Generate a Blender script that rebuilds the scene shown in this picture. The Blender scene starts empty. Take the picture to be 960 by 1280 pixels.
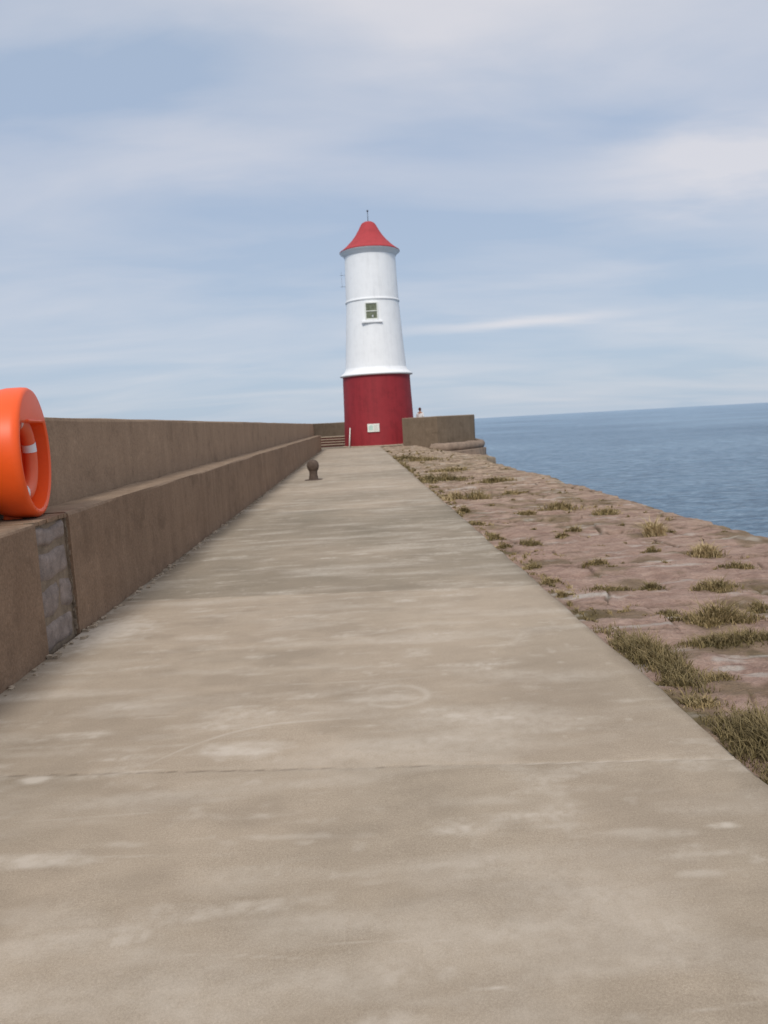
import bpy, bmesh, math, random
import numpy as np
random.seed(4); rng = np.random.default_rng(7)
R = math.radians
scene = bpy.context.scene
col = scene.collection

# ---------------------------------------------------------------- helpers
def tag(o, label=None, cat=None, group=None, kind=None):
    if label: o['label'] = label
    if cat: o['category'] = cat
    if group: o['group'] = group
    if kind: o['kind'] = kind
    return o

def link(name, verts, faces, mat=None, parent=None, smooth=False, loc=None):
    me = bpy.data.meshes.new(name)
    me.from_pydata([tuple(v) for v in verts], [], [tuple(f) for f in faces])
    me.validate(); me.update()
    o = bpy.data.objects.new(name, me); col.objects.link(o)
    if mat: me.materials.append(mat)
    if parent: o.parent = parent
    if loc: o.location = loc
    if smooth: me.polygons.foreach_set('use_smooth', [True]*len(me.polygons))
    return o

def empty(name, loc=(0, 0, 0), rz=0):
    o = bpy.data.objects.new(name, None); col.objects.link(o)
    o.location = loc; o.rotation_euler = (0, 0, rz); o.empty_display_size = .3
    return o

class MB:
    def __init__(s): s.v = []; s.f = []
    def add(s, vs, fs):
        n = len(s.v); s.v += [tuple(v) for v in vs]; s.f += [tuple(i+n for i in f) for f in fs]; return s
    def box(s, x0, x1, y0, y1, z0, z1, j=0.0):
        vs = [(x, y, z) for z in (z0, z1) for y in (y0, y1) for x in (x0, x1)]
        vs = [(a+random.uniform(-j, j), b+random.uniform(-j, j), c+random.uniform(-j, j)) for a, b, c in vs]
        return s.add(vs, [(0, 2, 3, 1), (4, 5, 7, 6), (0, 1, 5, 4), (2, 6, 7, 3), (0, 4, 6, 2), (1, 3, 7, 5)])
    def tube(s, pts, rad, n=10, cap=True):
        from mathutils import Vector
        pts = [Vector(p) for p in pts]; rs = rad if isinstance(rad, (list, tuple)) else [rad]*len(pts)
        vs = []; fs = []
        for i, p in enumerate(pts):
            d = (pts[min(i+1, len(pts)-1)]-pts[max(i-1, 0)]).normalized()
            up = Vector((0, 0, 1)) if abs(d.z) < .9 else Vector((1, 0, 0))
            a = d.cross(up).normalized(); b = d.cross(a)
            for k in range(n):
                t = 2*math.pi*k/n; vs.append(p+a*math.cos(t)*rs[i]+b*math.sin(t)*rs[i])
        for i in range(len(pts)-1):
            for k in range(n):
                k2 = (k+1) % n; fs.append((i*n+k, i*n+k2, (i+1)*n+k2, (i+1)*n+k))
        if cap: fs += [tuple(range(n))[::-1], tuple(range((len(pts)-1)*n, len(pts)*n))]
        return s.add(vs, fs)
    def lathe(s, prof, n=64, cx=0, cy=0, wob=None):
        vs = []; fs = []
        for i, (r, z) in enumerate(prof):
            for k in range(n):
                t = 2*math.pi*k/n; q = r*(1+(wob(t, z) if wob else 0)); vs.append((cx+q*math.cos(t), cy+q*math.sin(t), z))
        for i in range(len(prof)-1):
            for k in range(n):
                k2 = (k+1) % n; fs.append((i*n+k, i*n+k2, (i+1)*n+k2, (i+1)*n+k))
        return s.add(vs, fs)
    def build(s, name, mat, parent=None, smooth=False, bevel=0):
        o = link(name, s.v, s.f, mat, parent, smooth)
        if bevel:
            m = o.modifiers.new('b', 'BEVEL'); m.width = bevel; m.segments = 2; m.limit_method = 'ANGLE'
        return o

# vectorised value noise
_T = rng.random((256, 256))
def vnoise(x, y, seed=0):
    x = np.asarray(x, float)+seed*17.31; y = np.asarray(y, float)+seed*9.77
    xi = np.floor(x).astype(int); yi = np.floor(y).astype(int); fx = x-xi; fy = y-yi
    fx = fx*fx*(3-2*fx); fy = fy*fy*(3-2*fy)
    a = _T[xi % 256, yi % 256]; b = _T[(xi+1) % 256, yi % 256]; c = _T[xi % 256, (yi+1) % 256]; d = _T[(xi+1) % 256, (yi+1) % 256]
    return (a*(1-fx)+b*fx)*(1-fy)+(c*(1-fx)+d*fx)*fy
def fbm(x, y, o=4, seed=0):
    t = 0; a = .5; s = 0
    for i in range(o): t = t+a*vnoise(x*2**i, y*2**i, seed+i*3); s += a; a *= .5
    return t/s
def grid_obj(name, X, Y, Z, mat, attrs, smooth=True):
    ny, nx = X.shape
    me = bpy.data.meshes.new(name)
    co = np.stack([X, Y, Z], -1).reshape(-1, 3).astype(np.float32)
    idx = np.arange(ny*nx).reshape(ny, nx)
    q = np.stack([idx[:-1, :-1], idx[:-1, 1:], idx[1:, 1:], idx[1:, :-1]], -1).reshape(-1, 4)
    me.vertices.add(len(co)); me.vertices.foreach_set('co', co.ravel())
    me.loops.add(q.size); me.loops.foreach_set('vertex_index', q.ravel().astype(np.int32))
    me.polygons.add(len(q)); me.polygons.foreach_set('loop_start', (np.arange(len(q))*4).astype(np.int32))
    me.update(calc_edges=True); me.validate()
    me.polygons.foreach_set('use_smooth', [smooth]*len(me.polygons))
    for k, a in attrs.items():
        at = me.attributes.new(k, 'FLOAT', 'POINT'); at.data.foreach_set('value', a.ravel().astype(np.float32))
    me.materials.append(mat)
    o = bpy.data.objects.new(name, me); col.objects.link(o); return o

# ---------------------------------------------------------------- material helpers
def lin(c):
    return tuple(((v/255+.055)/1.055)**2.4 if v/255 > .04045 else v/255/12.92 for v in c)+(1,)
class NT:
    def __init__(s, tree): s.t = tree; s.n = tree.nodes; s.l = tree.links
    def node(s, ty, **k):
        n = s.n.new(ty)
        for a, b in k.items(): setattr(n, a, b)
        return n
    def put(s, sock, v):
        if hasattr(v, 'is_linked') or isinstance(v, bpy.types.NodeSocket): s.l.new(v, sock)
        else: sock.default_value = v
    def math(s, op, a, b=None, c=None, clamp=False):
        n = s.node('ShaderNodeMath', operation=op, use_clamp=clamp)
        for i, v in enumerate((a, b, c)):
            if v is not None: s.put(n.inputs[i], v)
        return n.outputs[0]
    def coord(s, out='Object', scale=(1, 1, 1)):
        tc = s.node('ShaderNodeTexCoord'); mp = s.node('ShaderNodeMapping'); s.l.new(tc.outputs[out], mp.inputs[0]); mp.inputs['Scale'].default_value = scale
        return mp.outputs[0]
    def noise(s, vec, scale, detail=5, rough=.6, dist=0):
        n = s.node('ShaderNodeTexNoise'); s.put(n.inputs['Vector'], vec); n.inputs['Scale'].default_value = scale
        n.inputs['Detail'].default_value = detail; n.inputs['Roughness'].default_value = rough; n.inputs['Distortion'].default_value = dist
        return n.outputs['Fac']
    def ramp(s, f, stops):
        n = s.node('ShaderNodeValToRGB'); s.put(n.inputs[0], f); e = n.color_ramp.elements
        e[0].position, e[0].color = stops[0]; e[1].position, e[1].color = stops[-1]
        for p, c in stops[1:-1]: q = e.new(p); q.color = c
        return n.outputs[0]
    def mix(s, f, a, b, mode='MIX'):
        n = s.node('ShaderNodeMix', data_type='RGBA', blend_type=mode); s.put(n.inputs[0], f); s.put(n.inputs[6], a); s.put(n.inputs[7], b)
        return n.outputs[2]
    def rng(s, v, a, b, c=0., d=1.):
        n = s.node('ShaderNodeMapRange'); s.put(n.inputs[0], v)
        for i, q in enumerate((a, b, c, d)): n.inputs[i+1].default_value = q
        return n.outputs[0]
    def attr(s, name):
        n = s.node('ShaderNodeAttribute', attribute_name=name); return n.outputs['Fac']
def mat(name, rough=.9, spec=.3):
    m = bpy.data.materials.new(name); m.use_nodes = True
    nt = NT(m.node_tree); p = m.node_tree.nodes['Principled BSDF']
    p.inputs['Roughness'].default_value = rough; p.inputs['Specular IOR Level'].default_value = spec
    return m, nt, p
def bump(nt, p, h, strength=.4, dist=.01):
    b = nt.node('ShaderNodeBump'); b.inputs['Strength'].default_value = strength; b.inputs['Distance'].default_value = dist
    nt.put(b.inputs['Height'], h); nt.l.new(b.outputs[0], p.inputs['Normal'])
def simple(name, c, rough=.7, spec=.3, var=.12, scale=6, bs=.15, bd=.004):
    m, nt, p = mat(name, rough, spec); v = nt.coord()
    n = nt.noise(v, scale, 6); n2 = nt.noise(v, scale*9, 3)
    k = nt.math('ADD', nt.math('MULTIPLY', n, .7), nt.math('MULTIPLY', n2, .3))
    a = tuple(x*(1-var) for x in c[:3])+(1,); b = tuple(min(1, x*(1+var)) for x in c[:3])+(1,)
    nt.l.new(nt.ramp(k, [(.3, a), (.7, b)]), p.inputs['Base Color']); bump(nt, p, k, bs, bd); return m

# ---------------------------------------------------------------- materials
def m_path():
    m, nt, p = mat('concrete_path', .92, .2); v = nt.coord()
    big = nt.noise(v, .55, 6, .6); vs = nt.coord(scale=(1, 2.6, 1)); st = nt.noise(vs, 1.6, 8, .7, .7); fine = nt.noise(v, 130, 5, .75); mid = nt.noise(v, 5, 7, .72)
    c = nt.ramp(nt.math('ADD', nt.math('MULTIPLY', big, .5), nt.math('MULTIPLY', st, .5)), [(.33, (.26, .205, .15, 1)), (.5, (.36, .288, .214, 1)), (.67, (.46, .375, .285, 1))])
    c = nt.mix(.22, c, nt.ramp(mid, [(.3, (.20, .165, .115, 1)), (.7, (.52, .44, .335, 1))]))
    c = nt.mix(.3, c, nt.ramp(fine, [(.32, (.17, .135, .10, 1)), (.68, (.64, .54, .41, 1))]))
    gr = nt.noise(v, 420, 2, .8); c = nt.mix(.2, c, nt.ramp(gr, [(.36, (.12, .095, .07, 1)), (.5, (.37, .30, .22, 1)), (.66, (.78, .68, .55, 1))]))
    c = nt.mix(1, c, nt.ramp(nt.attr('tone'), [(0, (.60, .62, .60, 1)), (1, (1.04, 1.03, 1.02, 1))]), 'MULTIPLY')
    c = nt.mix(nt.attr('dirt_dark'), c, (.115, .088, .06, 1))
    c = nt.mix(nt.math('MULTIPLY', nt.attr('stain'), .78), c, (.58, .515, .43, 1))
    nt.l.new(c, p.inputs['Base Color'])
    bump(nt, p, nt.math('ADD', fine, nt.math('MULTIPLY', mid, 1.5)), .22, .003); return m
def m_wall(name, dark, lite, top=True):
    m, nt, p = mat(name, .95, .15); v = nt.coord(); vs = nt.coord(scale=(3, 3, .28))
    big = nt.noise(v, .7, 6, .6); st = nt.noise(vs, 1.7, 6, .65); fine = nt.noise(v, 45, 4, .75); mid = nt.noise(v, 7, 5, .65)
    k = nt.math('ADD', nt.math('MULTIPLY', big, .4), nt.math('MULTIPLY', st, .6))
    c = nt.ramp(k, [(.32, dark), (.68, lite)])
    c = nt.mix(.3, c, nt.ramp(fine, [(.3, tuple(x*.5 for x in dark[:3])+(1,)), (.7, tuple(x*1.5 for x in lite[:3])+(1,))]))
    c = nt.mix(nt.rng(mid, .6, .75, 0, .35), c, tuple(x*1.45 for x in lite[:3])+(1,))
    bl = nt.noise(v, 2.6, 7, .7, .5); c = nt.mix(nt.rng(bl, .52, .68, 0, .4), c, tuple(x*.55 for x in dark[:3])+(1,)); c = nt.mix(nt.rng(bl, .42, .30, 0, .35), c, tuple(x*1.35 for x in lite[:3])+(1,))
    # upward faces mixed towards a mottled brown of their own
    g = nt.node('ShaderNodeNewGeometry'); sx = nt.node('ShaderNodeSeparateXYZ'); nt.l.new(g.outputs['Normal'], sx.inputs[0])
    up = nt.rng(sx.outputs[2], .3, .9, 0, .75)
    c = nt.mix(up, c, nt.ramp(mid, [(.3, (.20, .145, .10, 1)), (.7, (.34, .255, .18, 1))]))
    nt.l.new(c, p.inputs['Base Color']); bump(nt, p, nt.math('ADD', nt.math('MULTIPLY', mid, 2), fine), .5, .008); return m
def m_stone():
    m, nt, p = mat('pink_sandstone', .95, .2); v = nt.coord(); vs = nt.coord(scale=(.8, 2.6, 1))
    big = nt.noise(v, .45, 5, .6); st = nt.noise(vs, 3.2, 7, .7, .6); fine = nt.noise(v, 38, 5, .75); mid = nt.noise(v, 6, 6, .7, .4)
    c = nt.ramp(nt.attr('slab'), [(0, (.44, .255, .195, 1)), (.5, (.55, .345, .27, 1)), (1, (.56, .39, .30, 1))])
    c = nt.mix(.6, c, nt.ramp(st, [(.36, (.15, .09, .06, 1)), (.47, (.40, .26, .20, 1)), (.66, (.66, .49, .39, 1))]))
    c = nt.mix(.4, c, nt.ramp(mid, [(.35, (.19, .115, .08, 1)), (.65, (.58, .42, .33, 1))]))
    c = nt.mix(.3, c, nt.ramp(fine, [(.3, (.1, .06, .05, 1)), (.7, (.55, .4, .33, 1))]))
    # browner further out and at the seaward edge
    c = nt.mix(nt.attr('far'), c, nt.ramp(st, [(.38, (.17, .115, .07, 1)), (.62, (.56, .43, .30, 1))]))
    c = nt.mix(nt.math('MULTIPLY', nt.attr('joint'), .75), c, (.075, .055, .038, 1))
    c = nt.mix(nt.attr('moss'), c, nt.ramp(mid, [(.3, (.11, .085, .04, 1)), (.7, (.23, .175, .09, 1))]))
    c = nt.mix(nt.attr('white'), c, (.62, .57, .5, 1))
    nt.l.new(c, p.inputs['Base Color']); bump(nt, p, nt.math('ADD', nt.math('MULTIPLY', nt.math('ADD', mid, st), 2.), fine), .9, .03); return m
def m_sea():
    m, nt, p = mat('sea_water', .12, .32)
    v = nt.coord(); vw = nt.coord(scale=(.7, 1.2, 1))
    a = nt.noise(vw, .16, 5, .6, .6); b = nt.noise(vw, .75, 7, .68, .5); big = nt.noise(v, .01, 4, .6); c3 = nt.noise(vw, 2.6, 6, .7, .3)
    h = nt.math('ADD', nt.math('MULTIPLY', a, 3), nt.math('ADD', nt.math('MULTIPLY', b, 1.6), nt.math('MULTIPLY', c3, .5)))
    k = nt.math('ADD', nt.math('MULTIPLY', b, .35), nt.math('ADD', nt.math('MULTIPLY', c3, .4), nt.math('MULTIPLY', big, .25)))
    c = nt.ramp(k, [(.42, (.05, .115, .20, 1)), (.5, (.15, .26, .38, 1)), (.58, (.34, .48, .60, 1))])  # light and dark of the ripples painted into the water colour
    nt.l.new(c, p.inputs['Base Color']); p.inputs['Roughness'].default_value = .3
    bump(nt, p, h, 1., .7); return m
def m_paint(name, c, rough=.55, grime=.12):
    m, nt, p = mat(name, rough, .35); v = nt.coord(); vs = nt.coord(scale=(4, 4, .25))
    st = nt.noise(vs, 1.2, 6, .6); mid = nt.noise(v, 2.2, 6, .65); fine = nt.noise(v, 22, 4, .7)
    br = nt.node('ShaderNodeTexNoise')
    k = nt.math('ADD', nt.math('MULTIPLY', st, .5), nt.math('MULTIPLY', mid, .5))
    d = tuple(x*(1-grime*2) for x in c[:3])+(1,)
    nt.l.new(nt.ramp(k, [(.3, d), (.52, c), (.8, tuple(min(1, x*(1+grime*.6)) for x in c[:3])+(1,))]), p.inputs['Base Color'])
    bump(nt, p, nt.math('ADD', nt.math('MULTIPLY', mid, 3), fine), .35, .012); return m
def m_grass(name):
    m, nt, p = mat(name, .8, .2); t = nt.attr('tint'); hgt = nt.attr('tip')
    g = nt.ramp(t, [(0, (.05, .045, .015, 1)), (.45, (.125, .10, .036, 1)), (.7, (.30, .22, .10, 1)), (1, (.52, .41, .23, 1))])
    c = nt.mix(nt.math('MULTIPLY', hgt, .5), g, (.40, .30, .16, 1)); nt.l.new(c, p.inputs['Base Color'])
    return m
M = dict(
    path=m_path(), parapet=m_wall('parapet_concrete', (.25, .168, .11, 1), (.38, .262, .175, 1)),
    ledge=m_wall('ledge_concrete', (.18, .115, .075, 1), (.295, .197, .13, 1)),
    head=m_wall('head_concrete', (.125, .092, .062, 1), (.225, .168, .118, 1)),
    pale=simple('pale_stone', (.36, .29, .215, 1), .95, .2, .3, 5, .5, .02),
    mould=simple('moulding_stone', (.27, .20, .15, 1), .95, .2, .35, 3, .8, .03),
    block=simple('painted_block', (.25, .20, .172, 1), .9, .25, .45, 9, .8, .012),
    mortar=simple('mortar', (.22, .168, .12, 1), .95, .2, .4, 12, .8, .01),
    stone=m_stone(), sea=m_sea(), grass=m_grass('grass_blades'),
    white=m_paint('white_masonry_paint', (.86, .865, .86, 1), .6, .05), red=m_paint('red_masonry_paint', (.29, .023, .03, 1), .65, .16),
    roof=m_paint('red_roof_paint', (.42, .045, .05, 1), .7, .1), trim=simple('grey_trim', (.76, .75, .70, 1), .7, .3, .08),
    frame=simple('white_frame', (.78, .79, .72, 1), .5), metal=simple('dark_metal', (.10, .12, .15, 1), .5, .5),
    rust=simple('rusty_iron', (.105, .075, .058, 1), .9, .2, .35, 14, .6, .008),
    orange=simple('orange_plastic', (.90, .105, .012, 1), .42, .4, .06, 3, .1, .002),
    ring=simple('lifebuoy_orange', (.80, .13, .045, 1), .5, .4, .06), tape=simple('reflective_tape', (.78, .78, .80, 1), .3, .6, .05),
    shirt=simple('white_cotton', (.80, .80, .80, 1), .9), skin=simple('skin', (.42, .22, .15, 1), .6), hair=simple('brown_hair', (.10, .035, .03, 1), .8),
    jeans=simple('dark_denim', (.04, .05, .09, 1), .9), green=simple('pale_green_print', (.50, .66, .58, 1), .6), greyp=simple('grey_print', (.5, .47, .42, 1), .6),
)
mg, nt, p = mat('window_glass', .15, .6); v = nt.coord()
nt.l.new(nt.ramp(nt.noise(v, 4, 3), [(.35, (.10, .115, .06, 1)), (.65, (.20, .215, .135, 1))]), p.inputs['Base Color']); M['glass'] = mg

# ---------------------------------------------------------------- sea
s = 30000
o = link('sea', [(-s, -s, -4), (s, -s, -4), (s, s, -4), (-s, s, -4)], [(0, 1, 2, 3)], M['sea']); tag(o, kind='structure')

# ---------------------------------------------------------------- concrete path
PL, PR = -2.10, 1.46
u = np.linspace(0, 1, 330)
ys = list(np.arange(-5, 1.4, .05)); y = 1.4
while y < 47.6: ys.append(y); y += max(.009, .0042*y)
ys = np.array(ys)
X, Y = np.meshgrid(PL+u*(PR-PL), ys)
def gau(x0, y0, sx, sy, ang=0, wob=.6):
    ca, sa = math.cos(ang), math.sin(ang); dx = X-x0; dy = Y-y0; a = (dx*ca+dy*sa)/sx; b = (-dx*sa+dy*ca)/sy
    r = np.sqrt(a*a+b*b)+wob*(fbm(X*14, Y*14, 4, int(abs(x0*7)))-.5)*2
    r = r+.5*(fbm(X*9, Y*34, 5, int(abs(y0*11)))-.5)*2
    return np.clip(1.45-r, 0, 1)**1.3*np.clip(.25+1.5*fbm(X*30, Y*30, 4, 12), 0, 1)
stain = np.zeros_like(X)
for i, (a, b, w, hh, st) in enumerate([(-1.9, 5.5, .30, .42, .85), (-.59, 3.28, .19, .07, .9), (.10, 3.80, .21, .06, .55), (.42, 3.51, .11, .035, .8), (.61, 3.45, .09, .03, .8), (-1.17, 2.48, .17, .045, .8),
        (-1.43, 3.12, .07, .03, .9), (.96, 2.15, .09, .022, .5), (1.15, 2.40, .05, .018, .8), (-.90, 2.55, .10, .02, .4), (-.29, 2.52, .2, .02, .35), (.84, 1.86, .05, .02, .4),
        (.27, 1.74, .06, .008, .8), (-.59, 5.03, .11, .06, .5), (.38, 2.68, .2, .04, .3), (-.68, 2.84, .14, .04, .3), (.87, 2.39, .14, .04, .4), (-1.0, 2.16, .18, .06, .3),
        (-1.14, 5.2, .17, .07, .45), (-1.15, 5.82, .16, .05, .4), (-.47, 5.65, .13, .04, .5), (-.3, 4.4, .2, .05, .3), (.5, 5.2, .3, .05, .3), (-.2, 7.6, .3, .1, .3), (.2, 2.05, .3, .05, .25), (-1.6, 1.9, .2, .06, .35), (1.0, 1.75, .2, .05, .25)]):
    stain = np.maximum(stain, gau(a, b, w, hh, -.1, .55)*st)
rr = np.sqrt(((X-.12)/.17)**2+((Y-3.83)/.15)**2); stain = np.maximum(stain, np.exp(-((rr-1)/.16)**2)*.6*(fbm(X*9, Y*9, 3)*1.4)*(X > -.02))
# scuffed arc
ar = 3.57-.42*np.clip((-.35-X)/.65, 0, 1)**2.2; stain = np.maximum(stain, np.exp(-((Y-ar)/.012)**2)*((X > -1.0) & (X < -.1))*.6*fbm(X*8, Y*2, 3, 5)*1.5)
def streak(sx, sy, th, sd, g): return np.clip((fbm(X*sx, Y*sy, 5, sd)-th)*g, 0, 1)
tex = np.clip(fbm(X*38, Y*38, 4, 44)*1.6-.1, 0, 1)
stain = np.maximum(stain, streak(1.2, 4.2, .54, 11, 3.5)*.65*(.35+.65*tex))
stain = np.maximum(stain, streak(3, 9, .60, 23, 4.5)*.7*tex)
stain = np.maximum(stain, streak(12, 14, .70, 29, 6)*.35)
# faint hairline trowel / drag marks
for q in range(26):
    a0 = -2+3.4*_T[q, 11]; b0 = 1.6+9*_T[q, 12]**1.5; L = .12+.5*_T[q, 13]; sl = (_T[q, 14]-.5)*.25; cv = (_T[q, 15]-.5)*.5
    yl = b0+sl*(X-a0)+cv*(X-a0)**2; stain = np.maximum(stain, np.exp(-((Y-yl)/(.0022*b0))**2)*np.clip(1-np.abs(X-a0)/L, 0, 1)**.5*.55*np.clip(vnoise(X*10, Y*2, q)*2-.4, 0, 1))
joints = [-.25, 3.02, 6.35, 9.6, 12.85, 16.12, 19.4, 22.7, 25.9, 29.2, 32.5, 35.8, 39, 42.3]
tone = np.zeros_like(X)+.8; dirt_dark = np.zeros_like(X); Z = np.zeros_like(X)
tv = [.72, .78, 1.0, .42, .36, .78, .95, .7, .9, .75, .95, .8, .95, .85, .9]
for i, j in enumerate(joints):
    yl = j-.10*X+.02*(vnoise(X*3, X*0, i)-.5)*.3
    tone = np.where(Y > yl, tv[i+1], tone)
    w = max(.006, .0011*j)
    e = np.exp(-((Y-yl)/w)**2)
    lit = (fbm(X*2.2, X*0+i, 3, 41) + (.25 if i != 1 else np.clip((X-.35)*1.5, -.45, .45)))
    stain = np.maximum(stain, e*np.clip((lit-.5)*3, 0, 1)*.6)
    dk = e*np.clip((.55-lit)*4+.15, 0, 1)*(.35+.65*(vnoise(X*30, X*0, i) > .35)); dirt_dark = np.maximum(dirt_dark, dk*.62); Z -= e*.004
tone = tone+(fbm(X*1.1, Y*.8, 6, 77)-.5)*.9
tone = tone - np.clip((.75-(PR-X))/.75, 0, 1)**1.5*.35*(fbm(X*2, Y*.8, 3, 5))
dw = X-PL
dirt_dark = np.maximum(dirt_dark, np.clip(1-dw/(.10+.5*fbm(X*1.5, Y*1.2, 4, 9)), 0, 1)*.55)  # path darkens towards the wall foot, ragged width
dirt_dark = np.maximum(dirt_dark, np.clip((fbm(X*.9+3, Y*.7, 6, 33)-.50)*3.5, 0, 1)*.22)
dirt_dark = np.maximum(dirt_dark, np.clip((fbm(X*3, Y*5, 6, 37)-.52)*5, 0, 1)*.16)
dirt_dark = np.maximum(dirt_dark, np.clip(1-(PR-X)/(.03+.12*fbm(X*3, Y*2, 4, 19)), 0, 1)*.45)
stain = np.maximum(stain, np.clip(1-np.abs(dw-.05)/.05, 0, 1)*(fbm(X*12, Y*9, 3, 3) > .58)*.55*(Y > 5.6))
Z += (fbm(X*3, Y*3, 3, 2)-.5)*.006; Z[:, -1] = -.2; Z[:, 0] = -.02
X[:, -1] = X[:, -2]+.002
X[:, -2:] += ((fbm(Y[:, -1]*2.2, Y[:, -1]*0, 5, 61)-.5)*.05)[:, None]
o = grid_obj('path', X, Y, Z, M['path'], dict(stain=stain, tone=np.clip(tone, 0, 1), dirt_dark=np.clip(dirt_dark, 0, 1))); tag(o, kind='structure')

# round deck at the pier head
pts = [(-3.2, 46.9)]+[(2.2+5.6*math.cos(t), 52.2+6.2*math.sin(t)) for t in np.linspace(R(200), R(-45), 24)]+[(4.9, 46.0), (3.1, 46.5), (2.2, 46.9)]
o = link('pavement', [(x, y, -.006) for x, y in pts], [tuple(range(len(pts)))[::-1]], M['path']); tag(o, kind='structure')

# ---------------------------------------------------------------- pink stone apron
y = -5; ys = []
while y < 46.9: ys.append(y); y += .05 if y < 2 else max(.011, .0042*y)
ys = np.array(ys); nx = 300; u = np.linspace(0, 1, nx)
def edge(yv): # seaward edge
    f = np.clip((yv-24)/20, 0, 1); return 4.42+3.1*f*f*(3-2*f)+(fbm(yv*.9, yv*0, 5, 8)-.5)*.20
E_ = edge(ys)
U, Y = np.meshgrid(u, ys); X = PR-.03+U*(E_[:, None]-PR+.03)
wx = X+(fbm(X*1.3, Y*1.3, 3, 50)-.5)*.5; wy = Y+(fbm(X*1.1, Y*1.1, 3, 60)-.5)*.6+.12*X
row = .62; ri = np.floor(wy/row); fy = wy/row-ri
h1 = _T[(ri.astype(int)*7) % 256, 3]; slen = .75+.8*h1
cx_ = wx/slen+h1*9; ci = np.floor(cx_); fx = cx_-ci
hs = _T[(ri.astype(int)*13) % 256, (ci.astype(int)*29) % 256]; hs2 = _T[(ri.astype(int)*17+5) % 256, (ci.astype(int)*31+9) % 256]
d = np.minimum(np.minimum(fy, 1-fy)*row, np.minimum(fx, 1-fx)*slen)
jw = .008+.03*fbm(X*2, Y*2, 4, 15)
joint = np.clip(1-d/jw, 0, 1)*np.clip((fbm(X*1.7, Y*1.7, 4, 99)-.35)*4, 0, 1)
lay = fbm(X*1.1, Y*4.2, 5, 71); terr = np.floor(lay*9)/9
Z = -.035+hs*.03-.012+(fx-.5)*(hs2-.5)*.04+(fy-.5)*(h1-.5)*.03-joint*.03+terr*.08-.03+(fbm(X*6, Y*6, 4, 31)-.5)*.045
Z = np.minimum(Z, -.012+np.clip(X-PR-.1, 0, .5)*.1)
Z -= np.clip((Y-25)/18, 0, 1)*np.clip((X-3.6)/3.2, 0, 1)*.75
eg = np.clip(1-(E_[:, None]-X)/.35, 0, 1); Z -= eg**2*.05*(.4+fbm(X*3, Y*2, 3, 7))
n_ = fbm(X*2.2, Y*3.2, 5, 81)
strip = np.clip(1-(X-PR)/(.12+.45*fbm(Y*.8, Y*0, 4, 27)), 0, 1)
moss = np.clip((n_-.56)*6, 0, .62)+strip*.6*np.clip((n_-.35)*4, 0, 1)+joint*.3
tufts = [(1.60,3.10,.20),(1.53,2.73,.10),(1.57,3.47,.11),(1.60,4.15,.15),(1.58,3.80,.10),(1.60,4.55,.10),(2.15,4.44,.34),(2.27,4.92,.25),(1.93,5.89,.18),(2.25,5.92,.12),(2.12,5.18,.13),(2.71,5.72,.17),(3.32,7.19,.21),(3.33,8.58,.12),(2.98,11.31,.35),(3.38,10.58,.20),(1.85,8.43,.12),(2.35,10.90,.19),(2.57,9.11,.11),(1.60,7.12,.13),(1.54,6.32,.11),(1.53,5.79,.06),(1.56,8.90,.13),(1.55,8.32,.08),(1.89,18.06,.61),(2.07,13.53,.26),(1.66,13.57,.28),(1.68,18.85,.24),(1.8,30.08,.47),(1.80,3.83,.12),(2.21,4.20,.09),(2.05,3.61,.09),(2.91,7.54,.08),(2.18,7.01,.16),(3.26,6.53,.14),(1.55,11.63,.16),(1.55,10.18,.11),(2.76,5.18,.10),(2.28,8.69,.11),(3.08,17.11,.40),(2.84,14.16,.22),(2.15,28.12,.83),(2.51,21.31,.55)]
for a, b, w in tufts:
    q = np.exp(-((X-a)/(w*.9))**2-((Y-b)/(w*.7+.02))**2); moss = np.maximum(moss, np.clip(q*1.4-.2+(n_-.5), 0, 1)*.8); Z += q*.0
white = np.zeros_like(X)
for a, b, w, hh, st in [(1.72, 5.73, .26, .06, .8), (1.53, 3.81, .05, .05, .6), (1.55, 5.88, .08, .07, .9), (1.47, 2.62, .05, .05, .8), (2.08, 5.05, .09, .03, .8), (2.94, 7.95, .13, .05, .5), (1.98, 4.1, .11, .03, .6), (2.2, 4.15, .15, .02, .5), (2.6, 6.2, .2, .04, .4), (1.95, 3.95, .09, .03, .7)]:
    white = np.maximum(white, gau(a, b, w, hh, -.1, .8)*st)
white = np.maximum(white, np.clip((fbm(X*2.2, Y*8, 5, 3)-.66)*8, 0, 1)*.5)
far = np.clip((Y-6)/20, 0, .85)+eg*.35
o = grid_obj('ground', np.hstack([X, E_[:, None]+.03, E_[:, None]+.06+0*X[:, :1], E_[:, None]+.4]), np.hstack([Y, Y[:, :3]]), np.hstack([Z, Z[:, -1:]-.3, Z[:, -1:]-1.2, Z[:, -1:]*0-5]), M['stone'],
    {k: np.hstack([np.clip(a, 0, 1), np.clip(a[:, -1:], 0, 1)*np.ones((1, 3))]) for k, a in dict(slab=hs*.6+.4*fbm(X*.5, Y*.5, 3, 4), joint=joint, moss=moss, white=white, far=far).items()})
tag(o, kind='structure')

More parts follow.
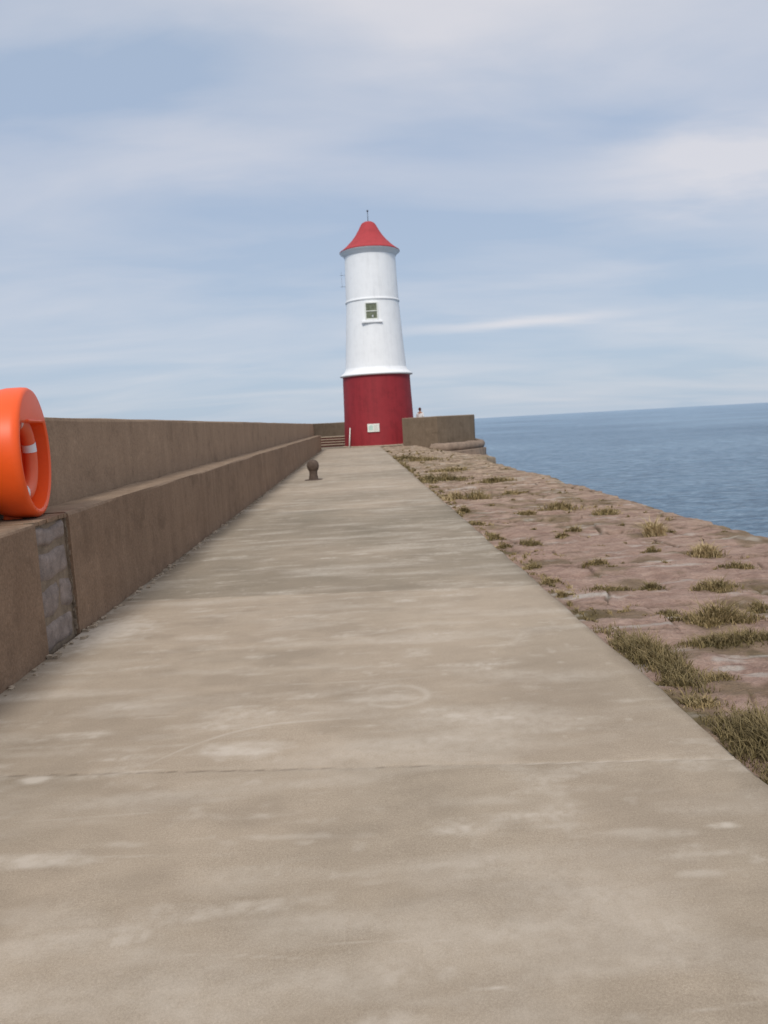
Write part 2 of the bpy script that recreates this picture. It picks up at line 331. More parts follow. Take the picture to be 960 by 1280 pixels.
# ---------------------------------------------------------------- sea wall on the left
def sweep(name, ring_pts, prof, m, parent, jit=.006, seg=.3, closed_ends=True, bevel=0):
    """prof: (offset, z) polygon swept along polyline ring_pts (offset to the left of travel is negative)"""
    P = [np.array(q, float) for q in ring_pts]; S = [P[0]]
    for a, b in zip(P[:-1], P[1:]):
        n = max(1, int(np.linalg.norm(b-a)/seg))
        for k in range(1, n+1): S.append(a+(b-a)*k/n)
    S = np.array(S); T = np.gradient(S, axis=0); T /= np.linalg.norm(T, axis=1)[:, None]; N = np.stack([T[:, 1], -T[:, 0]], 1)
    vs = []; fs = []; k = len(prof)
    for i in range(len(S)):
        for j, (o_, z) in enumerate(prof):
            a = vnoise(i*seg*.9, j*3.3, 5)*1.-.5; b_ = vnoise(i*seg*1.1, j*2.7+9, 6)-.5
            q = S[i]+N[i]*(o_+a*jit*2); vs.append((q[0], q[1], z+b_*jit*2))
    for i in range(len(S)-1):
        for j in range(k):
            j2 = (j+1) % k; fs.append((i*k+j, i*k+j2, (i+1)*k+j2, (i+1)*k+j))
    if closed_ends: fs += [tuple(range(k))[::-1], tuple(range((len(S)-1)*k, len(S)*k))]
    return link(name, vs, fs, m, parent)
def fprof(x0, x1, z0, z1, n=7, r=.02):
    """rectangle with a subdivided front (x1) face and rounded top corners"""
    front = [(x1, z0+(z1-r-z0)*t) for t in np.linspace(0, 1, n)]
    return [(x0, z0)]+front+[(x1-r*.3, z1-r*.3), (x1-r, z1)]+[(x0+r+(x1-x0-2*r)*t, z1) for t in (.66, .33, 0)]+[(x0, z1-r)]
sw = empty('sea_wall', (-2.5, 4, 0)); tag(sw, 'long brown concrete sea wall with low ledge, left of path', 'sea wall')
def setp(o, par):
    o.parent = par; o.matrix_parent_inverse = par.matrix_world.inverted() if False else __import__('mathutils').Matrix.Translation(-par.location)
o = sweep('parapet', [(0, -5), (0, 46.2)], fprof(-3.3, -2.5, -5, 1.6, 12, .03), M['parapet'], None, .007, .25); setp(o, sw)
o = sweep('ledge', [(0, -5), (0, 4.97)], fprof(-2.49, -2.09, -.3, .882, 7, .022), M['ledge'], None, .007, .12); setp(o, sw)
o = sweep('ledge', [(0, 5.55), (0, 46.0)], fprof(-2.49, -2.09, -.3, .890, 7, .022), M['ledge'], None, .008, .16); setp(o, sw)
mb = MB(); mb.box(-2.49, -2.125, 4.95, 5.57, -.3, .86)
o = mb.build('mortar_core', M['mortar'], None); setp(o, sw)
# ragged broken concrete edges beside the blocks
mb = MB()
for k in range(26):
    z = .88*k/26; w = random.uniform(.004, .022)
    mb.box(-2.16, -2.10+random.uniform(-.014, .0), 5.55-w, 5.554, z, z+.04, .005)
    w = random.uniform(.005, .02); mb.box(-2.16, -2.10, 4.966, 4.972+w, z, z+.04, .004)
o = mb.build('broken_edge', M['mortar'], None); setp(o, sw)
zz = .0
for k, hgt in enumerate([.21, .24, .235, .15]):
    cuts = [4.98, 5.548] if k != 1 else [4.98, 5.33, 5.548]
    for a, b_ in zip(cuts[:-1], cuts[1:]):
        ny_, nz_ = 14, 8; vs = []; fs = []
        for q in range(nz_+1):
            for p_ in range(ny_+1):
                yy = a+.006+(b_-a-.012)*p_/ny_; z_ = zz+.008+(hgt-.014)*q/nz_
                rim = min(p_, ny_-p_, 2)/2*min(q, nz_-q, 2)/2
                vs.append((-2.142+.034*rim**.5+(vnoise(yy*9, z_*9, k)-.5)*.022+(vnoise(yy*31, z_*31, k)-.5)*.008, yy+(vnoise(z_*12, k, 3)-.5)*.02, z_+(vnoise(yy*7, k, 8)-.5)*.03))
        for q in range(nz_):
            for p_ in range(ny_): n = q*(ny_+1)+p_; fs.append((n, n+1, n+ny_+2, n+ny_+1))
        o = link('infill_block', vs, fs, M['block'], None, True); setp(o, sw)
    zz += hgt+.004
mb = MB()
for k in range(12):
    ya = 4.973+.575*k/12; mb.box(-2.488, -2.10-random.uniform(0, .012), ya, ya+.0478, .862-random.uniform(0, .006), .884+random.uniform(-.002, .002))
o = mb.build('cap', M['ledge'], None); setp(o, sw)

# crumbs of mortar along the wall foot
mb = MB()
for k in range(420):
    yy = 2.5+43*random.random()**1.6; a = random.uniform(.008, .028)*(1+yy*.03); xx = -2.085+abs(random.gauss(0, .03))
    mb.box(xx, xx+a, yy, yy+a*random.uniform(.8, 2), -.01, a*.5, a*.25)
o = mb.build('mortar_crumbs', M['pale'], None); setp(o, sw); o['kind'] = 'stuff'

# ---------------------------------------------------------------- pier head wall (round end), steps
hw = empty('pier_head_wall', (4.6, 45.3, 0)); tag(hw, 'curved brown concrete wall wrapping behind the lighthouse at pier end', 'wall')
from mathutils import Matrix
def smoothline(P, it=3):
    P = [np.array(p, float) for p in P]
    for _ in range(it):
        Q = [P[0]]
        for a, b in zip(P[:-1], P[1:]): Q += [a*.75+b*.25, a*.25+b*.75]
        Q.append(P[-1]); P = Q
    return P
ringA = [(-2.9, 46.1), (-3.3, 48), (-3.5, 54), (-2.6, 56.3), (.6, 58.8), (4.4, 58.8), (7.2, 55.6), (7.3, 49.5), (7.0, 47.4), (5.0, 45.1)]
ringA = smoothline(ringA[:-1], 2)+[np.array((4.75, 45.25)), np.array((3.02, 46.55))]
o = sweep('wall', ringA, fprof(-.35, .0, -.6, 1.64, 6, .04), M['head'], None, .012, .5); setp(o, hw)
# low walking ledge inside the wall, behind tower
o = sweep('inner_ledge', smoothline([(2.6, 58.2), (4.4, 57.6), (6.6, 54.9), (6.9, 49.5), (6.4, 47.6)], 2), fprof(-.15, .65, -.1, .47, 4, .03), M['head'], None, .01, .5); setp(o, hw)
rm = smoothline([(8.0, 56), (7.95, 49.6), (7.7, 47.2), (6.3, 45.7), (5.2, 44.75), (4.3, 45.0)], 2)
mb = MB(); mb.tube([(p_[0], p_[1], -.20+.02*math.sin(i*1.7)) for i, p_ in enumerate(rm)], [.27+.015*math.sin(i*2.3) for i in range(len(rm))], 14)
o = mb.build('moulding', M['mould'], None, True); setp(o, hw)
o = sweep('stone_course', [(p_[0]-.05, p_[1]+.1) for p_ in rm], fprof(-.4, .16, -.85, -.42, 4, .05), M['mould'], None, .03, .4); setp(o, hw)
o = sweep('stone_footing', [(p_[0]-.2, p_[1]+.15) for p_ in rm], fprof(-.6, .02, -5, -.86, 4, .05), M['mould'], None, .03, .4); setp(o, hw)

st = empty('stone_steps', (-1.6, 52.6, 0)); tag(st, 'short flight of pale stone steps left of the red lighthouse base', 'steps')
for k in range(4):
    mb = MB(); mb.box(-1.35, 1.25, .42*k, .42*k+.46 if k < 3 else 3.0, .175*k+(.0 if k else -.05), .175*k+.12, .006); mb.box(-1.3, 1.2, .42*k+.05, .42*k+.5, .175*k+.118, .175*k+.176, .0)
    mb = MB(); mb.box(-1.35, 1.25, .40*k-.03, (.40*k+.44) if k < 3 else 2.6, .17*k+.105, .17*k+.168, .004)
    mb.build('step', M['pale'], st, bevel=.02)
    mb = MB()
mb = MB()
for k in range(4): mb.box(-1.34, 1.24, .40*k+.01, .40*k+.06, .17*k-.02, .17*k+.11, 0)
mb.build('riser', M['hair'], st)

# ---------------------------------------------------------------- lighthouse
LX, LY = 1.54, 50.0
lh = empty('lighthouse', (LX, LY, 0)); tag(lh, 'round white lighthouse with red base and red bell-shaped roof', 'lighthouse')
wobb = lambda t, z: .0025*math.sin(3*t+z)+.002*math.sin(7*t-2*z)
mb = MB(); mb.lathe([(2.40, -.02), (2.40, .06), (2.2, .07)], 64); mb.build('plinth', M['pale'], lh, True)
zs = np.linspace(.0, 4.42, 14); mb = MB(); mb.lathe([(2.28-.13*(z/4.42), z) for z in zs], 80, wob=wobb); mb.build('red_base', M['red'], lh, True)
rz = lambda z: 1.96-.30*((z-4.7)/4.35) if z < 9.05 else 1.675-.075*((z-9.05)/2.7)
mb = MB(); mb.lathe([(2.13, 4.40), (2.33, 4.44), (2.34, 4.50), (2.22, 4.58), (2.08, 4.68), (2.0, 4.80), (rz(4.9), 4.92)], 80); mb.build('collar', M['white'], lh, True)
mb = MB(); mb.lathe([(rz(z), z) for z in np.linspace(4.85, 9.05, 16)]+[(rz(z), z) for z in np.linspace(9.06, 11.85, 10)], 80, wob=wobb); mb.build('white_tower', M['white'], lh, True)
mb = MB(); mb.lathe([(rz(9.0)-.02, 8.98), (rz(9)+.05, 9.0), (rz(9)+.065, 9.06), (rz(9)+.05, 9.12), (rz(9.1)-.02, 9.14)], 80); mb.build('band', M['white'], lh, True)
mb = MB(); mb.lathe([(1.58, 11.84), (1.65, 11.86), (1.68, 11.95), (1.74, 11.98), (1.76, 12.05), (1.87, 12.08), (1.88, 12.13)], 80); mb.build('cornice', M['white'], lh, True)
rp = [(1.86, 12.115), (1.90, 12.13), (1.89, 12.17), (1.74, 12.27), (1.48, 12.48), (1.12, 12.83), (.86, 13.15), (.64, 13.50), (.49, 13.78), (.40, 13.90), (.26, 13.98), (.10, 14.02), (.0, 14.03)]
mb = MB(); mb.lathe(rp, 64); rf = mb.build('roof', M['roof'], lh, True)
mb = MB(); mb.tube([(0, 0, 13.98), (0, 0, 14.66)], .022, 8); mb.lathe([(.0, 14.58), (.05, 14.61), (.065, 14.66), (.05, 14.71), (0, 14.74)], 12); mb.lathe([(.0, 14.3), (.035, 14.32), (0, 14.34)], 10)
mb.build('finial', M['metal'], rf, True)
# window
wxc, wy = -.14, -(rz(7.74))
wf = MB(); W, H0, H1 = .33, 7.80, 8.74
for x0, x1, z0, z1 in [(-W-.07, -W, H0-.03, H1+.07), (W, W+.07, H0-.03, H1+.07), (-W, W, H1, H1+.07), (-W, W, H0-.03, H0+.04), (-W, W, 8.26, 8.31)]:
    wf.box(wxc+x0, wxc+x1, wy-.035 if x1-x0 > .1 and z1 < 8.4 else wy-.06, wy+.10, z0, z1)
win = empty('window'); win.parent = lh
wf.build('frame', M['frame'], win, bevel=.008)
for z0, z1 in [(H0+.041, 8.259), (8.311, H1-.001)]:
    mb = MB(); mb.box(wxc-W+.001, wxc+W-.001, wy-.012, wy+.05, z0, z1); mb.build('pane', M['glass'], win)
mb = MB(); mb.box(wxc-.64, wxc+.64, wy-.11, wy+.16, 7.58, 7.68); mb.box(wxc-.45, wxc+.45, wy-.06, wy+.08, 7.682, 7.768); mb.build('sill', M['white'], win, bevel=.015)
# small white mark, like a figure 4, in the lower pane
mk = [(.02, 0), (.05, 0), (.05, .06), (.09, .06), (.09, .10), (.05, .10), (.05, .28), (.02, .28), (-.10, .10), (-.10, .06), (.02, .06)]
vs = [(wxc+.06+a*.5, wy-.02, 7.90+b*.6) for a, b in mk]; link('mark', vs, [tuple(range(len(vs)))], M['tape'], win)
vs = [(wxc+.03+a, wy-.02, 7.88+b) for a, b in [(.04, .06), (.09, .06), (.09, .10), (.04, .10)]]
# wall plaque on the red base
pl = empty('plaque'); pl.parent = lh; a = math.asin(-.42/2.22); pl.location = (-.42, -2.275*math.cos(a), 1.15); pl.rotation_euler = (0, 0, a)
mb = MB(); mb.box(-.37, .37, -.05, .06, -.25, .25); mb.build('board', M['frame'], pl, bevel=.01)
mb = MB(); mb.box(-.30, -.02, -.056, -.05, -.14, .12); mb.box(-.22, -.08, -.058, -.052, .12, .18); mb.build('print', M['green'], pl)
mb = MB()
for k in range(5): mb.box(.04, .30-.03*(k % 2), -.056, -.05, .13-.07*k, .155-.07*k)
mb.build('print', M['greyp'], pl)
# bracket on the left side of the tower
mb = MB(); r1 = rz(10.3)
for z in (10.78, 10.08): mb.tube([(-r1+.05, -.15, z), (-r1-.32, -.15, z)], .011, 6)
mb.tube([(-r1-.22, -.15, 10.0), (-r1-.22, -.15, 11.0)], .006, 6)
mb.build('bracket', M['metal'], lh)
mb = MB()
for z in np.linspace(4.95, 11.6, 8)[:-1]:
    pass
mb.tube([(.42, -math.sqrt(max(.1, rz(z)**2-.42**2))-.012, z) for z in np.linspace(4.95, 11.65, 20)], .014, 6)
mb.build('conductor_strip', M['white'], lh)

# leaning white stick
sk = MB(); sk.tube([(0, 0, 0), (.06, .09, .6), (.12, .18, 1.22)], [.04, .037, .034], 8)
sk = sk.build('wooden_pole', M['frame'], None, True); sk.location = (-.45, 48.38, 0); tag(sk, 'thin pale pole leaning against the red lighthouse base', 'pole')

# ---------------------------------------------------------------- bollard
bo = empty('bollard', (-1.19, 20.55, 0)); tag(bo, 'rusty iron mooring bollard with bulbous top standing on the concrete path', 'bollard')
wb = lambda t, z: .02*math.sin(2*t+z*9)+.012*math.sin(5*t-z*20)
mb = MB(); mb.lathe([(.128, -.02), (.122, .05), (.108, .12), (.104, .19), (.112, .25)], 28, wob=wb); mb.build('stem', M['rust'], bo, True)
mb = MB(); mb.lathe([(.108, .235), (.132, .27), (.152, .32), (.162, .37), (.16, .42), (.143, .47), (.11, .508), (.06, .532), (0, .54)], 28, wob=wb); mb.build('cap', M['rust'], bo, True)
mb = MB(); mb.lathe([(.24, -.01), (.235, .012), (.12, .02)], 24, wob=wb); mb.build('base_plate', M['rust'], bo)

# ---------------------------------------------------------------- lifebuoy housing
ho = empty('lifebuoy_housing', (-2.295, 5.36, .887), R(9.5)); ho.scale = (.915,)*3; tag(ho, 'round bright orange lifebuoy housing standing on the wall ledge', 'lifebuoy housing')
# built in local axes: +X is the open face, Y across, z up, centre height .5
RC = .485; ZC = .485; NS = 96
def outer(t, r): return (r*math.cos(t), ZC+r*math.sin(t))
def opening(t, s=1.0):
    # D shaped: circle of .40 radius cut flat at the top
    r = .425*s; y_, z_ = r*math.cos(t), r*math.sin(t); top = .225*s
    if z_ > top:
        k = top/z_; y_, z_ = y_*k, top
        # spread to keep the corners tight
    return (y_, ZC+z_)
ts = [2*math.pi*k/NS for k in range(NS)]
# sharpen corner sampling
mb = MB(); vs = []; fs = []
rings = []
for (x, r) in [(-.22, .30), (-.22, .38), (-.20, .425), (-.14, .462), (-.04, .483), (.05, RC), (.085, .482), (.105, .468), (.11, .452)]:
    rings.append([(x, *outer(t, r)) for t in ts])
rings.append([(.108, *opening(t, 1.04)) for t in ts]); rings.append([(.098, *opening(t, 1.0)) for t in ts]); rings.append([(-.10, *opening(t, .97)) for t in ts]); rings.append([(-.115, *opening(t, .93)) for t in ts])
for rg in rings: vs += rg
for i in range(len(rings)-1):
    for k in range(NS): k2 = (k+1) % NS; fs.append((i*NS+k, i*NS+k2, (i+1)*NS+k2, (i+1)*NS+k))
fs.append(tuple(range(NS))[::-1]); fs.append(tuple(range((len(rings)-1)*NS, len(rings)*NS)))
sh = link('shell', vs, fs, M['orange'], ho, True)
es = sh.modifiers.new('e', 'EDGE_SPLIT'); es.split_angle = R(38)
mb = MB(); mb.box(-.16, -.03, -.05, .05, -.01, .03); mb.build('foot', M['orange'], ho, bevel=.01)
for k in range(7):
    t = R(-125+k*9); mb = MB(); mb.box(.106, .113, (.448)*math.cos(t)-.008, .448*math.cos(t)+.008, ZC+.448*math.sin(t)-.004, ZC+.448*math.sin(t)+.004); mb.build('slot', M['ring'], ho)
mb = MB(); mb.tube([(.109, -.2, ZC+.235), (.118, -.2, ZC+.235), (.118, .2, ZC+.235), (.109, .2, ZC+.235)], .009, 6); mb.build('rib', M['orange'], ho)

# lifebuoy ring inside the housing
lb = empty('lifebuoy', (-2.295, 5.36, .887), R(9.5)); lb.scale = (.915,)*3; tag(lb, 'orange lifebuoy ring with white reflective tape inside the open housing', 'lifebuoy')
def torus(name, R0, r0, a0, a1, m, par, n=64, q=16, xoff=0.0):
    vs = []; fs = []
    full = abs(a1-a0-2*math.pi) < 1e-6; cnt = n if full else n+1
    for i in range(cnt):
        t = a0+(a1-a0)*i/n
        for k in range(q):
            w = 2*math.pi*k/q; rad = R0+r0*math.cos(w); vs.append((xoff+r0*.8*math.sin(w), rad*math.cos(t), ZC-.03+rad*math.sin(t)))
    for i in range(n):
        i2 = (i+1) % cnt
        for k in range(q): k2 = (k+1) % q; fs.append((i*q+k, i*q+k2, i2*q+k2, i2*q+k))
    return link(name, vs, fs, m, par, True)
torus('ring', .27, .062, 0, 2*math.pi, M['ring'], lb, xoff=0.0)
for a in (15, 105, 195, 250): torus('tape', .27, .0645, R(a-8), R(a+8), M['tape'], lb, n=8)

# ---------------------------------------------------------------- person behind the wall
pe = empty('person', (4.32, 51.0, 0), R(150)); pe.location.z = .10
tag(pe, 'person in white top standing behind the curved wall beside lighthouse', 'person')
# small step the person stands on belongs to the wall
mb = MB(); mb.box(3.75, 5.2, 50.6, 51.6, -.01, .56); o = mb.build('standing_block', M['head'], None, bevel=.02); setp(o, hw)
def skin(name, verts, edges, radii, root, m, par, sub=2):
    me = bpy.data.meshes.new(name); me.from_pydata(verts, edges, []); me.update()
    o = bpy.data.objects.new(name, me); col.objects.link(o); o.parent = par; me.materials.append(m)
    bm = bmesh.new(); bm.from_mesh(me); bm.verts.ensure_lookup_table(); ly = bm.verts.layers.skin.verify()
    for i, vv in enumerate(bm.verts): vv[ly].radius = (radii[i], radii[i]) if not isinstance(radii[i], tuple) else radii[i]; vv[ly].use_root = (i == root)
    bm.to_mesh(me); bm.free()
    md = o.modifiers.new('s', 'SKIN'); md.use_smooth_shade = True; s2 = o.modifiers.new('d', 'SUBSURF'); s2.levels = sub; s2.render_levels = sub
    return o
V = []; E = []; RR = []
def vtx(p_, r, prev=None):
    V.append((p_[0], p_[1], p_[2]+.46)); RR.append(r)
    if prev is not None: E.append((prev, len(V)-1))
    return len(V)-1
pel = vtx((0, 0, .93), .135); ch = vtx((0, 0, 1.15), .125, pel); sh_ = vtx((0, 0, 1.38), .12, ch); nk = vtx((0, .005, 1.47), .055, sh_); hd0 = vtx((0, -.01, 1.54), .075, nk); hd1 = vtx((0, -.01, 1.61), .085, hd0); hd2 = vtx((0, 0, 1.67), .065, hd1)
nose = vtx((0, -.11, 1.585), .013, hd1)
for sx in (-1, 1):
    hip = vtx((sx*.10, 0, .86), .095, pel); kn = vtx((sx*.11, -.01, .48), .06, hip); an = vtx((sx*.12, .02, .09), .04, kn); to = vtx((sx*.13, -.14, .035), .035, an)
    so = vtx((sx*.18, 0, 1.36), .06, sh_); el = vtx((sx*.24, .03, 1.08), .042, so); wr = vtx((sx*.25, -.05, .84), .028, el); pm = vtx((sx*.25, -.065, .78), .03, wr)
    for i, f in enumerate((.075, .09, .085, .065)):
        k1 = vtx((sx*.25, -.095+i*.02, .745), .0085, pm); k2 = vtx((sx*.243, -.10+i*.02, .745-f*.6), .008, k1); vtx((sx*.235, -.10+i*.02, .745-f), .007, k2)
    t1 = vtx((sx*.24, -.11, .79), .009, pm); vtx((sx*.235, -.125, .75), .008, t1)
body = skin('body', V, E, RR, 0, M['skin'], pe)
def sub(idx, grow, name, m, root=0):
    mp = {k: i for i, k in enumerate(idx)}
    return skin(name, [V[k] for k in idx], [(mp[a], mp[b]) for a, b in E if a in mp and b in mp], [RR[k]*grow for k in idx], root, m, pe)
arm0 = 8; per = 4+4+12+2
sub([1, 2, 0, 12, 13, 12+per, 13+per], 1.45, 'shirt', M['shirt'])
sub([0, 8, 9, 10, 8+per, 9+per, 10+per], 1.15, 'trousers', M['jeans'])
mb = MB(); mb.lathe([(.088, 1.56+.46), (.098, 1.62+.46), (.095, 1.67+.46), (.07, 1.715+.46), (.03, 1.74+.46), (0, 1.745+.46)], 20, cx=0, cy=.018); mb.build('hair', M['hair'], pe, True)
for sx in (-1, 1):
    mb = MB(); mb.lathe([(0, -.006), (.012, 0), (0, .006)], 8, sx*.032, -.088); o = mb.build('eye', M['metal'], pe); o.location = (0, 0, 1.605+.46)

# ---------------------------------------------------------------- grass
GX, GY, GZ = X.copy(), Y.copy(), Z.copy(); gy_ = GY[:, 0]
def gz(x, y):
    i_ = min(len(gy_)-1, max(0, int(np.searchsorted(gy_, y)))); row_ = GX[i_]; k_ = int(round((x-row_[0])/(row_[-1]-row_[0])*(nx-1)))
    return GZ[i_, min(nx-1, max(0, k_))]
def blades(name, spots, m, parent=None, loc=(0, 0, 0)):
    """spots: list of (x,y,rx,ry,count,height,tint,width)"""
    vs = []; fs = []; tint = []; tip = []
    for (x0, y0, rx, ry, cnt, hh, tb, w) in spots:
        subs = [(random.gauss(0, .42), random.gauss(0, .42), random.uniform(.25, .6), random.uniform(.4, 1.15), random.gauss(0, .14)) for _ in range(max(2, int(3+cnt/70)))]
        for _ in range(cnt):
            sb = random.choice(subs)
            x = x0+rx*(sb[0]+random.gauss(0, sb[2]*.55)); y = y0+ry*(sb[1]+random.gauss(0, sb[2]*.55))
            rr_ = min(1.4, math.hypot((x-x0)/rx, (y-y0)/ry))
            if x+loc[0] < PR+.01: x = PR+.01+random.random()**2*.05-loc[0]
            h = hh*random.uniform(.3, 1.15)*sb[3]*(1.15-.62*rr_); ang = random.random()*2*math.pi; lean = random.uniform(.3, 1.6)*h
            dx, dy = math.cos(ang)*lean, math.sin(ang)*lean; px, py = -math.sin(ang)*w*.5, math.cos(ang)*w*.5
            if random.random() < .5: px, py = w*.5, 0
            n = len(vs); z0 = gz(x+loc[0], y+loc[1])-.006; h += z0+.006
            zm = z0+(h-z0)*.62
            vs += [(x-px, y-py, z0), (x+px, y+py, z0), (x+dx*.35-px*.8, y+dy*.35-py*.8, zm), (x+dx*.35+px*.8, y+dy*.35+py*.8, zm), (x+dx, y+dy, z0+(h-z0)*(1 if random.random() < .6 else .75))]
            fs += [(n, n+1, n+3, n+2), (n+2, n+3, n+4)]
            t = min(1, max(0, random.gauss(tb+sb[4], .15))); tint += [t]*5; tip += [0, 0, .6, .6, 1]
    o = link(name, vs, fs, m, parent, loc=loc)
    for k, a in (('tint', tint), ('tip', tip)): at = o.data.attributes.new(k, 'FLOAT', 'POINT'); at.data.foreach_set('value', a)
    return o
# individually recognisable tufts: x, y, rx, ry, count, height, tint, label
big = [
 (1.64, 3.02, .20, .34, 2600, .085, .25, 'large dark olive grass tuft overhanging the path edge, nearest the camera'),
 (1.62, 4.22, .15, .50, 2600, .105, .32, 'long mound of brownish grass along path edge beyond the nearest tuft'),
 (2.20, 4.42, .36, .13, 1700, .065, .36, 'widest dark grass patch low on the pink stones at right'),
 (2.30, 4.93, .27, .12, 1200, .12, .62, 'straw-topped grass tuft standing behind the widest dark patch'),
 (1.93, 5.89, .18, .11, 600, .05, .38, 'flat olive grass patch beside the white-streaked slab'),
 (2.12, 5.18, .11, .07, 300, .045, .22, 'small bright green tuft with a pale rim on pink stone'),
 (2.73, 5.75, .20, .12, 700, .08, .45, 'grass tuft with brown seed heads at the right frame edge'),
 (3.32, 7.19, .20, .14, 600, .12, .80, 'pale straw-coloured tuft among pink slabs, far right'),
 (3.33, 8.55, .13, .12, 420, .20, .92, 'tall blond wispy tuft near the seaward edge of the apron'),
 (2.98, 11.31, .36, .2, 600, .12, .58, 'wide brown tuft halfway down the stone apron'),
 (3.40, 10.58, .21, .16, 350, .10, .42, 'small olive tuft closest to the seaward edge'),
 (1.86, 8.43, .13, .14, 320, .08, .30, 'round green tuft on pink stone a step from path edge'),
 (2.06, 13.53, .27, .25, 420, .16, .55, 'rounded tuft beside the blond tuft at the far path edge'),
 (1.68, 13.57, .20, .3, 420, .17, .70, 'blond rounded tuft touching the far path edge'),
 (1.95, 18.06, .60, .5, 650, .17, .38, 'broad green tuft spreading from path edge level with bollard'),
 (2.2, 28.12, .8, .9, 500, .15, .45, 'farthest low grass patch near the round pier head wall'),
]
for (x, y, rx, ry, cnt, hh, tb, lab) in big:
    w = .0022+.0008*y; hh *= 1.25
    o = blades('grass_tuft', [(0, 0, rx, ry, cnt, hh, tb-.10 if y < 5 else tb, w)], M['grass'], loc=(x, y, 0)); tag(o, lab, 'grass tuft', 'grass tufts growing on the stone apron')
small = []
done = {(round(a[0], 0), round(a[1], 0)) for a in big}
for a, b, w in tufts:
    if min((a-q[0])**2+(b-q[1])**2 for q in big) > .05: small.append((a, b, w, w*.6, int(160+1500*w), .045+.004*b, random.uniform(.25, .6), .0022+.0008*b))
for _ in range(240):
    b = 2.4+30*random.random()**2; a = 1.5+abs(random.gauss(0, .05))+(.1 if random.random() < .2 else 0); w = random.uniform(.02, .06)
    small.append((a, b, w, w*2.2, random.randint(8, 40), .03+.002*b, random.uniform(.2, .65), .0022+.0008*b))
for _ in range(170):
    b = 2.4+38*random.random()**1.4; a = random.uniform(1.5, 4.1); w = random.uniform(.02, .12)
    small.append((a, b, w, w*.5, random.randint(10, 60), .02+.002*b, random.uniform(.3, .7), .0022+.0008*b))
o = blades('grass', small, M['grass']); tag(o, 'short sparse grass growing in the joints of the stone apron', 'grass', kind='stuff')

# ---------------------------------------------------------------- world
SUN_EL, SUN_AZ = 42, 192   # azimuth clockwise from +Y
w = bpy.data.worlds.new('World'); scene.world = w; w.use_nodes = True
nt = NT(w.node_tree); nt.n.clear()
out = nt.node('ShaderNodeOutputWorld'); sky = nt.node('ShaderNodeTexSky', sky_type='NISHITA'); sky.sun_disc = False
sky.sun_elevation = R(SUN_EL); sky.sun_rotation = R(SUN_AZ)
bg1 = nt.node('ShaderNodeBackground'); nt.l.new(sky.outputs[0], bg1.inputs[0]); bg1.inputs[1].default_value = .08
tc = nt.node('ShaderNodeTexCoord'); gen = tc.outputs['Generated']; sp = nt.node('ShaderNodeSeparateXYZ'); nt.l.new(gen, sp.inputs[0])
xx, yy, zz_ = sp.outputs
az = nt.math('MULTIPLY', nt.math('ARCTAN2', xx, yy), 57.2958); el = nt.math('MULTIPLY', nt.math('ARCSINE', zz_), 57.2958)
cb = nt.node('ShaderNodeCombineXYZ'); den = nt.math('ADD', nt.math('MAXIMUM', zz_, 0.0), .16)
nt.put(cb.inputs[0], nt.math('DIVIDE', xx, den)); nt.put(cb.inputs[1], nt.math('DIVIDE', yy, den))
pv = cb.outputs[0]
mp = nt.node('ShaderNodeMapping'); nt.l.new(pv, mp.inputs[0]); mp.inputs['Rotation'].default_value = (0, 0, .25); mp.inputs['Scale'].default_value = (.8, 1.7, 1)
n1 = nt.noise(mp.outputs[0], 1.1, 7, .52, .4); n2 = nt.noise(mp.outputs[0], 3.2, 6, .55, .3)
warp = nt.math('MULTIPLY', nt.math('SUBTRACT', n2, .5), 5.5)
def blob(a0, e0, sa, se, k=0.0, amp=1., wf_=1.):
    da = nt.math('SUBTRACT', az, a0); de = nt.math('SUBTRACT', nt.math('SUBTRACT', el, e0), nt.math('MULTIPLY', da, k))
    de = nt.math('ADD', de, nt.math('MULTIPLY', warp, wf_))
    a_ = nt.math('POWER', nt.math('DIVIDE', da, sa), 2); b_ = nt.math('POWER', nt.math('DIVIDE', de, se), 2)
    return nt.math('MULTIPLY', nt.math('EXPONENT', nt.math('MULTIPLY', nt.math('ADD', a_, b_), -1)), amp)
f = nt.math('MULTIPLY', nt.math('SUBTRACT', n1, .36), 1.45)
for args in [(10, 27.5, 20, 5.0, -.12, .85, 1), (27, 15.2, 9, 2.3, -.04, .95, .8), (12.0, 6.6, 7.5, .33, .0, .85, .10), (-8, 18.8, 9, 1.8, .1, .38, .8), (-18, 9, 10, 1.6, 0, .25, .5), (20, 9.3, 12, .8, 0, .2, .3), (-16, 22.8, 10, 2.2, .15, -.5, 1), (6, 12, 14, 3.5, .05, -.22, 1), (20, 18.2, 4, 1.0, 0, -.3, .5)]:
    f = nt.math('ADD', f, blob(*args))
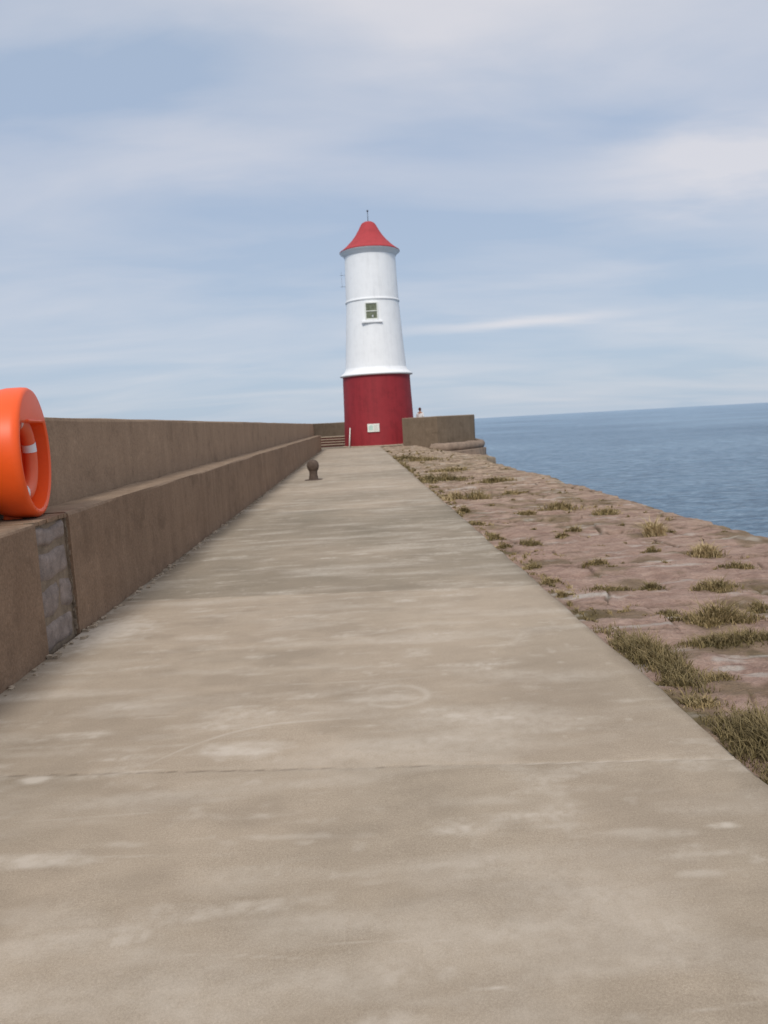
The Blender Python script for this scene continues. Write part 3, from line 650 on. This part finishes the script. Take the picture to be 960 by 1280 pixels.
f = nt.math('ADD', f, nt.rng(el, 27, 40, 0, 1))
base = nt.ramp(nt.rng(el, 0, 30, 0, 1), [(0, lin((183, 200, 219))), (.18, lin((182, 199, 220))), (.6, lin((173, 191, 217))), (1, lin((173, 190, 213)))])
cl = nt.mix(nt.math('ADD', f, 0, clamp=True), base, lin((224, 224, 231)))
bg2 = nt.node('ShaderNodeBackground'); nt.l.new(cl, bg2.inputs[0])
nt.put(bg2.inputs[1], nt.rng(el, 28, 60, 1.0, 1.35))
ms = nt.node('ShaderNodeMixShader'); ms.inputs[0].default_value = .88; nt.l.new(bg1.outputs[0], ms.inputs[1]); nt.l.new(bg2.outputs[0], ms.inputs[2]); nt.l.new(ms.outputs[0], out.inputs[0])

sd = bpy.data.lights.new('sun', 'SUN'); sd.energy = 2.0; sd.angle = R(14); sd.color = (1, .955, .89)
so_ = bpy.data.objects.new('sun', sd); col.objects.link(so_)
so_.rotation_euler = (R(90-SUN_EL), 0, R(180-SUN_AZ)); so_.location = (0, -10, 20)

# ---------------------------------------------------------------- camera
from mathutils import Vector
yaw, pitch, roll = 0.03104942, 0.11490574, 0.05444614
fw = Vector((math.sin(yaw)*math.cos(pitch), math.cos(yaw)*math.cos(pitch), -math.sin(pitch))); rt = Vector((math.cos(yaw), -math.sin(yaw), 0)); up = rt.cross(fw)
r2 = rt*math.cos(roll)-up*math.sin(roll); u2 = up*math.cos(roll)+rt*math.sin(roll)
cd = bpy.data.cameras.new('camera'); cam = bpy.data.objects.new('camera', cd); col.objects.link(cam)
m3 = Matrix((r2, u2, -fw)).transposed(); cam.matrix_world = Matrix.Translation((0, 0, 1.4)) @ m3.to_4x4()
cd.sensor_fit = 'VERTICAL'; cd.sensor_height = 36; cd.sensor_width = 27; cd.lens = 27; cd.clip_start = .05; cd.clip_end = 60000
cd.dof.use_dof = True; cd.dof.focus_distance = 3.2; cd.dof.aperture_fstop = 27/5.5
scene.camera = cam
scene.view_settings.view_transform = 'Standard'; scene.view_settings.look = 'None'; scene.view_settings.exposure = 0
